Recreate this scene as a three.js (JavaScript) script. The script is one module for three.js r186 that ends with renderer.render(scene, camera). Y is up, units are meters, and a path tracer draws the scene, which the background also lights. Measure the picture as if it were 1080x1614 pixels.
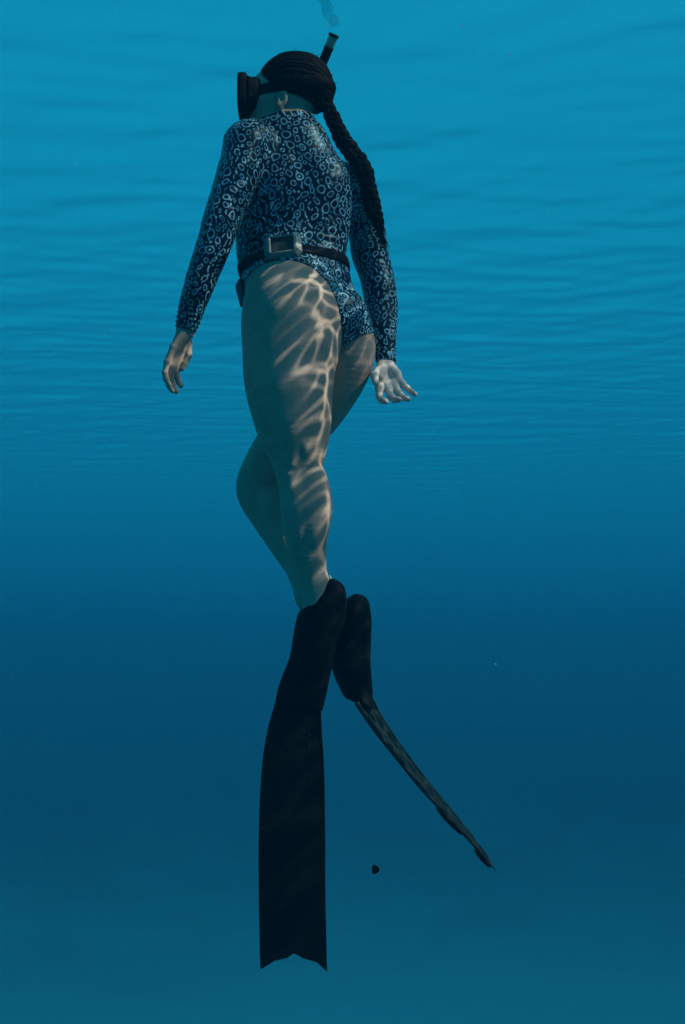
import * as THREE from 'three';
import { mergeGeometries, mergeVertices, toCreasedNormals } from 'three/addons/utils/BufferGeometryUtils.js';

// ---------------------------------------------------------------- camera, sky, sun, exposure
const V = (x, y, z) => new THREE.Vector3(x, y, z);
const scene = new THREE.Scene();
const FOV = 44, DIST = 3.7, CAM_DEPTH = 1.882, PITCH = 5.8 * Math.PI / 180;
const camera = new THREE.PerspectiveCamera(FOV, 685 / 1024, 0.05, 2000);
camera.position.set(0, -CAM_DEPTH, DIST);
camera.rotation.set(PITCH, 0, 0);
camera.updateMatrixWorld(true);

const SUN = V(0.68, 0.70, 0.21).normalize();          // towards the sun, as it stands after bending at the surface
{
  const W = 128, H = 64, data = new Float32Array(W * H * 4);
  for (let r = 0; r < H; r++) {
    const up = ((r + 0.5) / H - 0.5) * Math.PI, t = Math.max(0, Math.sin(up));
    for (let c = 0; c < W; c++) {
      const o = (r * W + c) * 4;
      data[o] = 0.002 + 0.002 * t; data[o + 1] = up > 0 ? 0.43 + 0.05 * t : 0.03; data[o + 2] = up > 0 ? 0.76 + 0.05 * t : 0.065; data[o + 3] = 1;
    }
  }
  const sky = new THREE.DataTexture(data, W, H, THREE.RGBAFormat, THREE.FloatType);
  sky.mapping = THREE.EquirectangularReflectionMapping; sky.magFilter = THREE.LinearFilter; sky.needsUpdate = true;
  scene.background = sky; scene.environment = sky;
}
const sun = new THREE.DirectionalLight(new THREE.Color().setRGB(0.99, 0.99, 0.86), 5);
sun.position.copy(SUN).multiplyScalar(20); sun.target.position.set(0, 0, 0);
sun.castShadow = true; sun.shadow.radius = 0.7; sun.shadow.mapSize.set(4096, 4096);
Object.assign(sun.shadow.camera, { left: -4, right: 4, top: 4, bottom: -4, near: 0.1, far: 60 });
scene.add(sun, sun.target);
scene.fog = new THREE.FogExp2(new THREE.Color().setRGB(0.0, 0.50, 1.0), 0.0125);   // the water itself, seen as blue haze

const renderer = new THREE.WebGLRenderer({ antialias: true });
renderer.shadowMap.enabled = true;
renderer.toneMapping = THREE.LinearToneMapping; renderer.toneMappingExposure = 1.55;

const CAUSTIC = { amp: 0.03, base: 0.0, gain: 0.34 }, BED = { y: -13, sand: [0.012, 0.25, 0.31], farShade: [0.006, 0.03, 0.035] };

// ---------------------------------------------------------------- small tools
let seed = 12345;
const rnd = () => { seed = (seed + 0x6d2b79f5) | 0; let t = Math.imul(seed ^ (seed >>> 15), 1 | seed); t = (t + Math.imul(t ^ (t >>> 7), 61 | t)) ^ t; return ((t ^ (t >>> 14)) >>> 0) / 4294967296; };
const clamp = (x, a, b) => Math.max(a, Math.min(b, x)), lerp = (a, b, t) => a + (b - a) * t, sstep = (a, b, x) => { const t = clamp((x - a) / (b - a), 0, 1); return t * t * (3 - 2 * t); };
const FPX = 807 / Math.tan(FOV * Math.PI / 360), SCALE = DIST / FPX;      // metres per photo pixel in the swimmer's plane
// a point of the place from where the photograph shows it and how far it stands in front of (z > 0) or behind the swimmer's plane
function at(px, py, z = 0) {
  const d = V((px - 540) / FPX, (807 - py) / FPX, -1).applyEuler(camera.rotation);
  return camera.position.clone().addScaledVector(d, (z - camera.position.z) / d.z);
}
const pxm = (py, z = 0) => { const d = V(0, (807 - py) / FPX, -1).applyEuler(camera.rotation); return (z - DIST) / d.z / FPX; };    // metres per photo pixel there
const names = new Map();
function named(o, name) { const n = names.get(name) ?? 0; names.set(name, n + 1); o.name = n ? name + '_' + String(n).padStart(3, '0') : name; return o; }
function tag(o, label, category, group) { Object.assign(o.userData, { label, category }); if (group) o.userData.group = group; return o; }
function mesh(name, geometry, material, parent = scene) { const o = new THREE.Mesh(geometry, material); if (parent === scene) named(o, name); else o.name = name; o.castShadow = o.receiveShadow = true; parent.add(o); return o; }
function thing(name, pos, label, category, group) { const g = named(new THREE.Group(), name); g.position.copy(pos); scene.add(g); return tag(g, label, category, group); }
const local = (g, root) => g.translate(-root.position.x, -root.position.y, -root.position.z);
const std = (o) => new THREE.MeshPhysicalMaterial(o);
const rgb = (r, g, b) => new THREE.Color().setRGB(r, g, b);

// value noise in space, 0 to 1
const hash3 = (x, y, z) => { let n = Math.imul(x, 374761393) ^ Math.imul(y, 668265263) ^ Math.imul(z, 2147483647 - 1274126177); n = Math.imul(n ^ (n >>> 13), 1274126177); return ((n ^ (n >>> 16)) >>> 0) / 4294967296; };
function noise3(x, y, z) {
  const i = Math.floor(x), j = Math.floor(y), k = Math.floor(z), s = (t) => t * t * (3 - 2 * t), u = s(x - i), v = s(y - j), w = s(z - k);
  const r = (b, c) => lerp(hash3(i, j + b, k + c), hash3(i + 1, j + b, k + c), u);
  return lerp(lerp(r(0, 0), r(1, 0), v), lerp(r(0, 1), r(1, 1), v), w);
}

// ---------------------------------------------------------------- the sea: surface and bed
// waves: small wind ripples over a low swell; [kx, kz, height, phase]
const waves = [];
for (let i = 0; i < 84; i++) {
  const L = 0.09 * Math.pow(7, Math.pow(rnd(), 1.25)), k = 2 * Math.PI / L, dir = Math.PI / 2 + 0.2 + (rnd() + rnd() - 1) * 0.85;
  waves.push([k * Math.cos(dir), k * Math.sin(dir), 0.00128 * Math.pow(L, 0.9), rnd() * 6.28, L]);
}
function seaHeight(x, z, space) {
  let h = 0; const far = 1.0 * lerp(0.85, 0.1, sstep(3, 20, Math.hypot(x, z)));      // calmer away from the swimmer
  for (const [kx, kz, a, p, L] of waves) { const w = L < space * 3 ? 0 : L > space * 5 ? 1 : (L / space - 3) / 2; if (w) h += w * far * a * Math.sin(kx * x + kz * z + p); }
  return h;
}
{
  // columns and rows close together near the swimmer, wider far away
  const xs = [], zs = [];
  for (let x = 0, s = 0.035; x < 104; x += s) { xs.push(x); s = Math.max(0.035, x * 0.010); }
  const X = [...xs.slice(1).reverse().map((x) => -x), ...xs];
  for (let z = 0, s = 0.026; z < 104; z += s) { zs.push(-z); s = Math.max(0.026, z * 0.0055); }
  zs.reverse(); for (let z = 0.03, s = 0.03; z < 104; z += s) { zs.push(z); s = Math.max(0.03, z * 0.03); }
  const nx = X.length, nz = zs.length, pos = new Float32Array(nx * nz * 3), uv = new Float32Array(nx * nz * 2), idx = [];
  for (let j = 0, o = 0; j < nz; j++) for (let i = 0; i < nx; i++, o++) {
    const x = X[i], z = zs[j], space = Math.max(Math.abs(X[Math.min(i + 1, nx - 1)] - X[Math.max(i - 1, 0)]), Math.abs(zs[Math.min(j + 1, nz - 1)] - zs[Math.max(j - 1, 0)])) / 2;
    pos.set([x, seaHeight(x, z, space), z], o * 3); uv.set([(x + 1.6) / 4.8, (z - 0.12) / 4.8], o * 2);
    if (i < nx - 1 && j < nz - 1) idx.push(o, o + nx, o + 1, o + 1, o + nx, o + nx + 1);
  }
  const g = new THREE.BufferGeometry().setAttribute('position', new THREE.BufferAttribute(pos, 3)).setAttribute('uv', new THREE.BufferAttribute(uv, 2)).setIndex(idx);
  g.computeVertexNormals();
  // how the ripples gather the sunlight: rays traced through a rippled square and counted where they land below
  const N = 410, hw = [];
  for (let i = 0; i < 40; i++) { const m = 4 + Math.floor(rnd() * 24), a = rnd() * 6.28, kx = Math.round(m * Math.cos(a)), kz = Math.round(m * Math.sin(a)); if (kx || kz) hw.push([kx, kz, CAUSTIC.amp / Math.pow(Math.hypot(kx, kz), 1.8), rnd() * 6.28]); }
  const M = 1300, land = new Float32Array(N * N);
  for (let j = 0; j < M; j++) for (let i = 0; i < M; i++) {
    const x = (i + 0.5) / M, z = (j + 0.5) / M; let gx = 0, gz = 0;
    for (const [kx, kz, a, p] of hw) { const c = a * Math.cos(6.283185307 * (kx * x + kz * z) + p); gx += kx * c; gz += kz * c; }
    let u = (x - gx) * N, v = (z - gz) * N; u = ((u % N) + N) % N; v = ((v % N) + N) % N;
    const i0 = Math.floor(u), j0 = Math.floor(v), fu = u - i0, fv = v - j0, i1 = (i0 + 1) % N, j1 = (j0 + 1) % N;
    land[j0 * N + i0] += (1 - fu) * (1 - fv); land[j0 * N + i1] += fu * (1 - fv); land[j1 * N + i0] += (1 - fu) * fv; land[j1 * N + i1] += fu * fv;
  }
  const W = 2048, mean = (M * M) / (N * N), pass = (l) => Math.min(1, CAUSTIC.base + CAUSTIC.gain * l / mean), share0 = land.reduce((a, l) => a + pass(l), 0) / (N * N), share = new Uint8Array(W * W * 4);     // 4.8 m of water, in which the 0.96 m square repeats five times; outside it goes on with its mean
  for (let j = 0; j < W; j++) for (let i = 0; i < W; i++) {
    const c = pass(land[(j % N) * N + (i % N)]);
    const edge = sstep(0, 0.07, i / W) * sstep(0, 0.07, j / W) * sstep(0, 0.07, 1 - i / W) * sstep(0, 0.07, 1 - j / W);
    const passes = lerp(share0, c, edge), b = Math.round(255 * (1 - passes));
    share.set([b, b, b, 255], (j * W + i) * 4);
  }
  const tex = new THREE.DataTexture(share, W, W); tex.magFilter = THREE.LinearFilter; tex.needsUpdate = true;
  const water = std({ color: 0xffffff, roughness: 0.03, metalness: 1, metalnessMap: tex, transmission: 1, ior: 1.333 });  // mirror map added as a sun mask, so a caustic net falls below
  water.name = 'water';
  mesh('sea_surface', g, water).userData.kind = 'structure';
}
{
  // sand floor and added rising rim; distant shade painted in as darker colour
  const N = 260, pos = [], col = [], idx = [];
  for (let j = 0; j <= N; j++) for (let i = 0; i <= N; i++) {
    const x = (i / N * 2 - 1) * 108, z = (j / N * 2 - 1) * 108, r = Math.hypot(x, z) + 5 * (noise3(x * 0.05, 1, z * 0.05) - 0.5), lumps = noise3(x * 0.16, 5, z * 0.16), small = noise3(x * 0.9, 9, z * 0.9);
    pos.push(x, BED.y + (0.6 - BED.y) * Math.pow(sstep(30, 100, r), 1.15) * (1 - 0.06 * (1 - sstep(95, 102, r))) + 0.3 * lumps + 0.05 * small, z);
    const farShade = sstep(0, 1, (r - 20) / 42 + 0.12 * (lumps - 0.5) + 0.14 * (small - 0.5));
    col.push(...[0, 1, 2].map((c) => lerp(BED.sand[c], BED.farShade[c], farShade) * (0.93 + 0.14 * small)));
    if (i < N && j < N) { const o = j * (N + 1) + i; idx.push(o, o + N + 1, o + 1, o + 1, o + N + 1, o + N + 2); }
  }
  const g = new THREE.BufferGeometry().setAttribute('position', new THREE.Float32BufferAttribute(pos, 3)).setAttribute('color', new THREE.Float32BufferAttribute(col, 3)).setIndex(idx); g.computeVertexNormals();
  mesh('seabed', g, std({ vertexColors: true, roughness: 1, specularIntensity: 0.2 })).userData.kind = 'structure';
}
// ---------------------------------------------------------------- solid shapes from distance fields
// A chain of stations [px, py, half width in px, depth of the section over its width, z]; sections are ellipses, blended along a smooth curve.
function chain(stations, steps = 4) {
  const P = stations.map(([x, y, , , z]) => at(x, y, z)), W = stations.map(([, y, w, , z]) => w * pxm(y, z)), R = stations.map((s) => s[3]);
  const cr = (a, b, c, d, t) => 0.5 * (2 * b + (c - a) * t + (2 * a - 5 * b + 4 * c - d) * t * t + (3 * b - a - 3 * c + d) * t * t * t), n = P.length, pts = [];
  for (let i = 0; i < n - 1; i++) for (let k = 0; k < (i === n - 2 ? steps + 1 : steps); k++) {
    const t = k / steps, a = Math.max(0, i - 1), d = Math.min(n - 1, i + 2);
    pts.push([cr(P[a].x, P[i].x, P[i + 1].x, P[d].x, t), cr(P[a].y, P[i].y, P[i + 1].y, P[d].y, t), cr(P[a].z, P[i].z, P[i + 1].z, P[d].z, t), cr(W[a], W[i], W[i + 1], W[d], t), lerp(R[i], R[i + 1], t)]);
  }
  const seg = [];
  let lo = [9, 9, 9], hi = [-9, -9, -9];
  for (const q of pts) for (let c = 0; c < 3; c++) { const r = q[3] * Math.max(1, q[4]); lo[c] = Math.min(lo[c], q[c] - r); hi[c] = Math.max(hi[c], q[c] + r); }
  for (let i = 0; i + 1 < pts.length; i++) {
    const a = pts[i], b = pts[i + 1], ax = V(b[0] - a[0], b[1] - a[1], b[2] - a[2]), l2 = ax.lengthSq(); ax.normalize();
    const side = V(0, 0, 1).cross(ax).normalize(), dep = ax.clone().cross(side);
    seg.push(a[0], a[1], a[2], b[0] - a[0], b[1] - a[1], b[2] - a[2], l2, a[3], b[3], a[4], b[4], side.x, side.y, side.z, dep.x, dep.y, dep.z, ax.x, ax.y, ax.z);
  }
  const S = new Float64Array(seg), m = S.length / 20;
  return (x, y, z) => {
    const bx = Math.max(lo[0] - x, 0, x - hi[0]), by = Math.max(lo[1] - y, 0, y - hi[1]), bz = Math.max(lo[2] - z, 0, z - hi[2]), bd = bx * bx + by * by + bz * bz;
    if (bd > 0.01) return Math.sqrt(bd);
    let best = 9;
    for (let i = 0, o = 0; i < m; i++, o += 20) {
      let dx = x - S[o], dy = y - S[o + 1], dz = z - S[o + 2];
      let t = (dx * S[o + 3] + dy * S[o + 4] + dz * S[o + 5]) / S[o + 6]; t = t < 0 ? 0 : t > 1 ? 1 : t;
      dx -= t * S[o + 3]; dy -= t * S[o + 4]; dz -= t * S[o + 5];
      const w = S[o + 7] + t * (S[o + 8] - S[o + 7]), d = w * (S[o + 9] + t * (S[o + 10] - S[o + 9]));
      const u = (dx * S[o + 11] + dy * S[o + 12] + dz * S[o + 13]) / w, v = (dx * S[o + 14] + dy * S[o + 15] + dz * S[o + 16]) / d, q = (dx * S[o + 17] + dy * S[o + 18] + dz * S[o + 19]) / Math.min(w, d);
      const k = Math.sqrt(u * u + v * v + q * q), f = k < 1e-6 ? -Math.min(w, d) : (k - 1) * Math.max(Math.min(w, d), Math.sqrt(dx * dx + dy * dy + dz * dz) / k);
      if (f < best) best = f;
    }
    return best;
  };
}
// an ellipsoid at a pixel place: half sizes in px across, px along and metres deep, turned in the picture plane
function blob(px, py, z, rx, ry, rz, turn = 0) {
  const c = at(px, py, z), k = pxm(py, z), ix = 1 / (rx * k), iy = 1 / (ry * k), iz = 1 / rz, cs = Math.cos(turn), sn = Math.sin(turn), m = Math.min(rx * k, ry * k, rz);
  return (x, y, z2) => { const dx = x - c.x, dy = y - c.y, dz = z2 - c.z, u = (dx * cs + dy * sn) * ix, v = (-dx * sn + dy * cs) * iy, w = dz * iz, q = Math.sqrt(u * u + v * v + w * w); return q < 1e-6 ? -m : (q - 1) * Math.max(m, Math.sqrt(dx * dx + dy * dy + dz * dz) / q); };
}
const smin = (a, b, k) => { const h = Math.max(k - Math.abs(a - b), 0) / k; return Math.min(a, b) - h * h * k * 0.25; };
const smax = (a, b, k) => -smin(-a, -b, k);
// half space: positive on the side that the normal points to
const plane = (p, n) => { const q = n.clone().normalize(), d = q.dot(p); return (x, y, z) => q.x * x + q.y * y + q.z * z - d; };
function gradient(f, x, y, z, e, g) { g[0] = f(x + e, y, z) - f(x - e, y, z); g[1] = f(x, y + e, z) - f(x, y - e, z); g[2] = f(x, y, z + e) - f(x, y, z - e); const s = 1 / (2 * e); g[0] *= s; g[1] *= s; g[2] *= s; return g; }
function settle(f, p, times, e) {
  const g = [0, 0, 0];
  for (let i = 0; i < p.length; i += 3) for (let k = 0; k < times; k++) {
    const d = f(p[i], p[i + 1], p[i + 2]); gradient(f, p[i], p[i + 1], p[i + 2], e, g);
    const l = g[0] * g[0] + g[1] * g[1] + g[2] * g[2]; if (l < 0.02) break;
    const s = clamp(d / l, -2 * e, 2 * e); p[i] -= s * g[0]; p[i + 1] -= s * g[1]; p[i + 2] -= s * g[2];
  }
}
// surface nets on a grid that is only filled near the surface, then every vertex drawn onto it
function solid(f, lo, hi, h, { fine = 0, settles = 2 } = {}) {
  const nx = Math.ceil((hi.x - lo.x) / h / 8) * 8 + 1, ny = Math.ceil((hi.y - lo.y) / h / 8) * 8 + 1, nz = Math.ceil((hi.z - lo.z) / h / 8) * 8 + 1;
  const val = new Float32Array(nx * ny * nz).fill(1e9), at3 = (i, j, k) => (k * ny + j) * nx + i, blocks = [];
  for (let k = 0; k + 1 < nz; k += 8) for (let j = 0; j + 1 < ny; j += 8) for (let i = 0; i + 1 < nx; i += 8) {
    if (Math.abs(f(lo.x + (i + 4) * h, lo.y + (j + 4) * h, lo.z + (k + 4) * h)) > 9.5 * h) continue;
    blocks.push([i, j, k]);
    for (let c = k; c <= k + 8; c++) for (let b = j; b <= j + 8; b++) for (let a = i; a <= i + 8; a++) { const q = at3(a, b, c); if (val[q] > 1e8) val[q] = f(lo.x + a * h, lo.y + b * h, lo.z + c * h); }
  }
  const cell = new Map(), pos = [], idx = [], E = [[0, 1], [2, 3], [4, 5], [6, 7], [0, 2], [1, 3], [4, 6], [5, 7], [0, 4], [1, 5], [2, 6], [3, 7]], v = new Float64Array(8);
  for (const [I, J, K] of blocks) for (let k = K; k < K + 8; k++) for (let j = J; j < J + 8; j++) for (let i = I; i < I + 8; i++) {
    let m = 0; for (let c = 0; c < 8; c++) { v[c] = val[at3(i + (c & 1), j + ((c >> 1) & 1), k + (c >> 2))]; if (v[c] < 0) m |= 1 << c; }
    if (m === 0 || m === 255) continue;
    let x = 0, y = 0, z = 0, n = 0;
    for (const [a, b] of E) if ((v[a] < 0) !== (v[b] < 0)) { const t = v[a] / (v[a] - v[b]); x += (a & 1) + t * ((b & 1) - (a & 1)); y += ((a >> 1) & 1) + t * (((b >> 1) & 1) - ((a >> 1) & 1)); z += (a >> 2) + t * ((b >> 2) - (a >> 2)); n++; }
    cell.set(at3(i, j, k), pos.length / 3); pos.push(lo.x + (i + x / n) * h, lo.y + (j + y / n) * h, lo.z + (k + z / n) * h);
  }
  const quad = (a, b, c, d, flip) => { if (a === undefined || b === undefined || c === undefined || d === undefined) return; if (flip) idx.push(a, b, c, a, c, d); else idx.push(a, c, b, a, d, c); };
  const sx = 1, sy = nx, sz = nx * ny;
  for (const q of cell.keys()) {
    const a = val[q] < 0;
    if (a !== (val[q + sx] < 0)) quad(cell.get(q), cell.get(q - sy), cell.get(q - sy - sz), cell.get(q - sz), a);
    if (a !== (val[q + sy] < 0)) quad(cell.get(q), cell.get(q - sz), cell.get(q - sz - sx), cell.get(q - sx), a);
    if (a !== (val[q + sz] < 0)) quad(cell.get(q), cell.get(q - sx), cell.get(q - sx - sy), cell.get(q - sy), a);
  }
  let P = new Float32Array(pos), T = idx;
  settle(f, P, settles, h * 0.3);
  for (let s = 0; s < fine; s++) {
    const mid = new Map(), Q = Array.from(P), out = [], half = (a, b) => { const key = a < b ? a * 2097152 + b : b * 2097152 + a; let m = mid.get(key); if (m === undefined) { m = Q.length / 3; mid.set(key, m); Q.push((P[a * 3] + P[b * 3]) / 2, (P[a * 3 + 1] + P[b * 3 + 1]) / 2, (P[a * 3 + 2] + P[b * 3 + 2]) / 2); } return m; };
    for (let i = 0; i < T.length; i += 3) { const a = T[i], b = T[i + 1], c = T[i + 2], d = half(a, b), e = half(b, c), g = half(c, a); out.push(a, d, g, d, b, e, g, e, c, d, e, g); }
    const old = P.length; P = new Float32Array(Q); const fresh = P.subarray(old); settle(f, fresh, 1, h * 0.3); T = out;
  }
  const nrm = new Float32Array(P.length), g = [0, 0, 0], e = h * 0.35;
  for (let i = 0; i < P.length; i += 3) { gradient(f, P[i], P[i + 1], P[i + 2], e, g); const l = Math.hypot(g[0], g[1], g[2]) || 1; nrm[i] = g[0] / l; nrm[i + 1] = g[1] / l; nrm[i + 2] = g[2] / l; }
  return new THREE.BufferGeometry().setAttribute('position', new THREE.BufferAttribute(P, 3)).setAttribute('normal', new THREE.BufferAttribute(nrm, 3)).setIndex(T);
}
// vertex colours of a geometry from a function of place and normal
function dye(g, fn) { const p = g.attributes.position, n = g.attributes.normal, c = new Float32Array(p.count * 3), o = [0, 0, 0]; for (let i = 0; i < p.count; i++) { fn(o, p.getX(i), p.getY(i), p.getZ(i), n.getX(i), n.getY(i), n.getZ(i), i); c.set(o, i * 3); } return g.setAttribute('color', new THREE.BufferAttribute(c, 3)); }
// ---------------------------------------------------------------- the swimmer's body
// stations: px, py, half width, depth over width, z
const torso = chain([[452, 205, 44, 0.75, 0], [446, 226, 66, 0.66, 0], [458, 260, 72, 0.66, 0], [468, 300, 83, 0.62, 0], [464, 340, 87, 0.58, 0], [460, 375, 86, 0.56, 0.005], [460, 405, 83, 0.58, 0.01], [468, 435, 80, 0.62, 0.01], [478, 475, 78, 0.62, 0], [492, 510, 64, 0.7, -0.02]]);
const legL = chain([[458, 448, 66, 0.9, 0.05], [461, 485, 78, 0.92, 0.065], [460, 515, 80, 0.95, 0.075], [459, 545, 77, 0.95, 0.085], [456, 575, 73, 0.95, 0.095], [456, 605, 70, 0.98, 0.1], [459, 640, 64.5, 1, 0.105], [463, 672, 58, 1, 0.11], [468, 705, 47, 1.05, 0.11], [471, 735, 39, 1.1, 0.11], [477, 766, 38, 1.05, 0.115], [481, 792, 39.5, 1.05, 0.11], [483, 815, 39, 1.05, 0.105], [483, 842, 34, 1.1, 0.1], [485, 870, 29.5, 1.15, 0.09], [491, 900, 24, 1.2, 0.08], [497, 928, 21, 1.3, 0.07]]);
const footL = chain([[497, 920, 21, 1.3, 0.07], [502, 955, 25, 1.3, 0.065], [497, 1000, 27, 1.0, 0.06], [486, 1045, 28, 0.8, 0.06], [479, 1085, 26, 0.5, 0.065]]);
const legR = chain([[543, 510, 36, 1.3, -0.04], [545, 545, 47, 1.25, -0.06], [538, 575, 48, 1.2, -0.08], [519, 611, 47, 1.15, -0.11], [490, 652, 46, 1.1, -0.16], [450, 697, 43, 1.05, -0.22], [422, 737, 39, 1, -0.26], [409, 772, 36.5, 1, -0.27], [431, 809, 37, 1, -0.25], [461, 860, 33, 1.05, -0.19], [477, 897, 26, 1.15, -0.13], [490, 945, 22, 1.2, -0.07]]);
const footR = chain([[490, 938, 22, 1.2, -0.07], [522, 975, 26, 1.2, -0.055], [548, 1015, 20, 1.1, -0.05], [558, 1055, 16, 1.3, -0.05], [564, 1080, 10, 1.8, -0.05]]);
const armL = chain([[398, 224, 34, 1, 0.07], [382, 255, 33, 1.05, 0.1], [367, 300, 31, 1.1, 0.12], [349, 350, 28, 1.1, 0.14], [334, 395, 25, 1.1, 0.15], [323, 425, 23.5, 1.05, 0.15], [314, 450, 22, 1, 0.15], [304, 480, 19.5, 0.9, 0.145], [297, 505, 17, 0.8, 0.14], [292, 524, 15, 0.75, 0.135]]);
const armR = chain([[538, 284, 28, 1.1, -0.08], [560, 318, 29, 1.1, -0.11], [577, 360, 28, 1.1, -0.14], [583, 400, 27.5, 1.1, -0.15], [592, 430, 25.5, 1.1, -0.15], [599, 460, 25, 1.05, -0.14], [602, 490, 23.5, 1, -0.13], [604, 520, 20, 0.95, -0.115], [606, 545, 17, 0.9, -0.105], [608, 574, 14, 0.85, -0.095]]);
const neck = chain([[466, 222, 34, 0.95, -0.01], [466, 195, 28, 1, -0.01], [462, 160, 29, 1, -0.005]]);
// head in profile, looking left; the nape to the right
const skull = blob(464, 132, 0, 51, 47, 0.075, 0.15), face = blob(432, 152, -0.005, 40, 42, 0.062, 0.3), jaw = blob(424, 176, -0.005, 29, 14, 0.048, 0.35), nose = blob(396, 164, -0.01, 9, 9, 0.014, 0.6), brow = blob(404, 140, -0.008, 12, 8, 0.05, 0);
const chin = blob(408, 186, -0.008, 13, 9, 0.024, 0.4), lips = blob(398, 176, -0.01, 8, 4, 0.02, 0.3), cheek = blob(418, 160, 0.03, 16, 13, 0.025, 0.2);
const earOut = blob(446, 155, 0.07, 8, 13, 0.011, -0.25), earIn = blob(444, 153, 0.082, 5, 8, 0.011, -0.25), lobe = blob(440, 166, 0.07, 5, 5, 0.009);
const cheekL = blob(462, 498, 0.1, 62, 56, 0.105, 0.2), cheekR = blob(534, 502, 0.02, 44, 46, 0.1, -0.6), calfIn = blob(466, 800, 0.145, 18, 56, 0.033, 0.03), calfOut = blob(500, 800, 0.142, 20, 60, 0.034, -0.04);
const calfR = blob(444, 812, -0.2, 26, 48, 0.05, 0.5), bladeL = blob(428, 268, 0.05, 34, 42, 0.04, 0.35), bladeR = blob(510, 292, 0.035, 32, 42, 0.04, -0.35), deltL = blob(386, 228, 0.1, 32, 34, 0.06, 0.2);
const hollow = blob(474, 742, 0.212, 14, 34, 0.03, 0), spine = chain([[470, 240, 5, 1, 0.106], [484, 300, 6, 1, 0.12], [488, 360, 6, 1, 0.119], [492, 420, 6, 1, 0.115]], 3), heelL = blob(519, 952, 0.06, 19, 22, 0.038, 0.3), heelR = blob(556, 972, -0.05, 14, 14, 0.03, 0);
const hipY = at(460, 560).y, shoulderL = at(392, 235, 0.1), shoulderR = at(545, 295, -0.1);
const creaseA = chain([[440, 738, 2.5, 1, 0.173], [468, 741, 2.5, 1, 0.188], [508, 734, 2.5, 1, 0.173]], 3);
const near = (p, x, y, z, r) => 1 - sstep(r * 0.5, r, Math.hypot(x - p.x, y - p.y, z - p.z));
function headField(x, y, z) {
  let f = smin(skull(x, y, z), face(x, y, z), 0.03);
  if (f > 0.09) return smin(f, neck(x, y, z), 0.03);
  f = smin(f, jaw(x, y, z), 0.025); f = smin(f, nose(x, y, z), 0.012); f = smin(f, brow(x, y, z), 0.015); f = smin(f, chin(x, y, z), 0.02); f = smin(f, lips(x, y, z), 0.008); f = smin(f, cheek(x, y, z), 0.02);
  f = smin(f, smax(smin(earOut(x, y, z), lobe(x, y, z), 0.006), -earIn(x, y, z), 0.004), 0.006);
  return smin(f, neck(x, y, z), 0.025);
}
const bodyField = (x, y, z) => body(x, y, z, true), bodyNoArms = (x, y, z) => body(x, y, z, false);
function body(x, y, z, arms) {
  let t = torso(x, y, z);
  if (t < 0.12) { t = smin(t, bladeL(x, y, z), 0.04); t = smin(t, bladeR(x, y, z), 0.04); t = smax(t, -spine(x, y, z), 0.04); t = smin(t, cheekR(x, y, z), 0.035); }
  let f = t;
  const low = hipY - y;
  if (y < hipY + 0.5) {
    let l = legL(x, y, z); if (l < 0.1) { l = smin(l, cheekL(x, y, z), 0.03); l = smin(l, calfIn(x, y, z), 0.03); l = smin(l, calfOut(x, y, z), 0.03); l = smax(l, -hollow(x, y, z), 0.03); l = smax(l, -creaseA(x, y, z), 0.012); l += 0.0018 * (noise3(x * 26, y * 16, z * 26) - 0.5); }
    const fl = smin(footL(x, y, z), heelL(x, y, z), 0.02); l = smin(l, fl, 0.02);
    let r = legR(x, y, z); if (r < 0.1) r = smin(r, calfR(x, y, z), 0.02);
    const fr = smin(footR(x, y, z), heelR(x, y, z), 0.02); r = smin(r, fr, 0.02);
    const k = lerp(0.045, 0.006, sstep(-0.06, 0.03, low));
    r = smin(t, r, Math.max(k, 0.02)); f = smin(smin(t, l, k), r, 0.006);
  }
  if (arms && y > hipY - 0.15) {
    let a = armL(x, y, z); if (a < 0.1) a = smin(a, deltL(x, y, z), 0.02);
    f = smin(f, a, 0.004 + 0.035 * near(shoulderL, x, y, z, 0.13));
    f = smin(f, armR(x, y, z), 0.004 + 0.03 * near(shoulderR, x, y, z, 0.13));
    const top = y - at(460, 260).y; if (top > 0) f = smin(f, headField(x, y, z), 0.03);
  }
  return f;
}
// hands: bones as chains with a radius in metres, px places
function handField(bones, k) {
  const B = bones.map((b) => { const out = []; for (let i = 0; i + 1 < b.length; i++) { const [ax, ay, az, ar] = b[i], [bx, by, bz, br] = b[i + 1]; out.push([at(ax, ay, az), at(bx, by, bz), ar, br]); } return out; });
  return (x, y, z) => {
    let palm = 9, f = 9;
    B.forEach((segs, n) => {
      let d = 9;
      for (const [a, b, ar, br] of segs) { const ex = b.x - a.x, ey = b.y - a.y, ez = b.z - a.z, dx = x - a.x, dy = y - a.y, dz = z - a.z, t = clamp((dx * ex + dy * ey + dz * ez) / (ex * ex + ey * ey + ez * ez), 0, 1); d = smin(d, Math.hypot(dx - t * ex, dy - t * ey, dz - t * ez) - lerp(ar, br, t), 0.004); }
      if (n < k) palm = smin(palm, d, 0.012); else f = Math.min(f, d);
    });
    return smin(palm, f, 0.006);
  };
}
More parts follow.
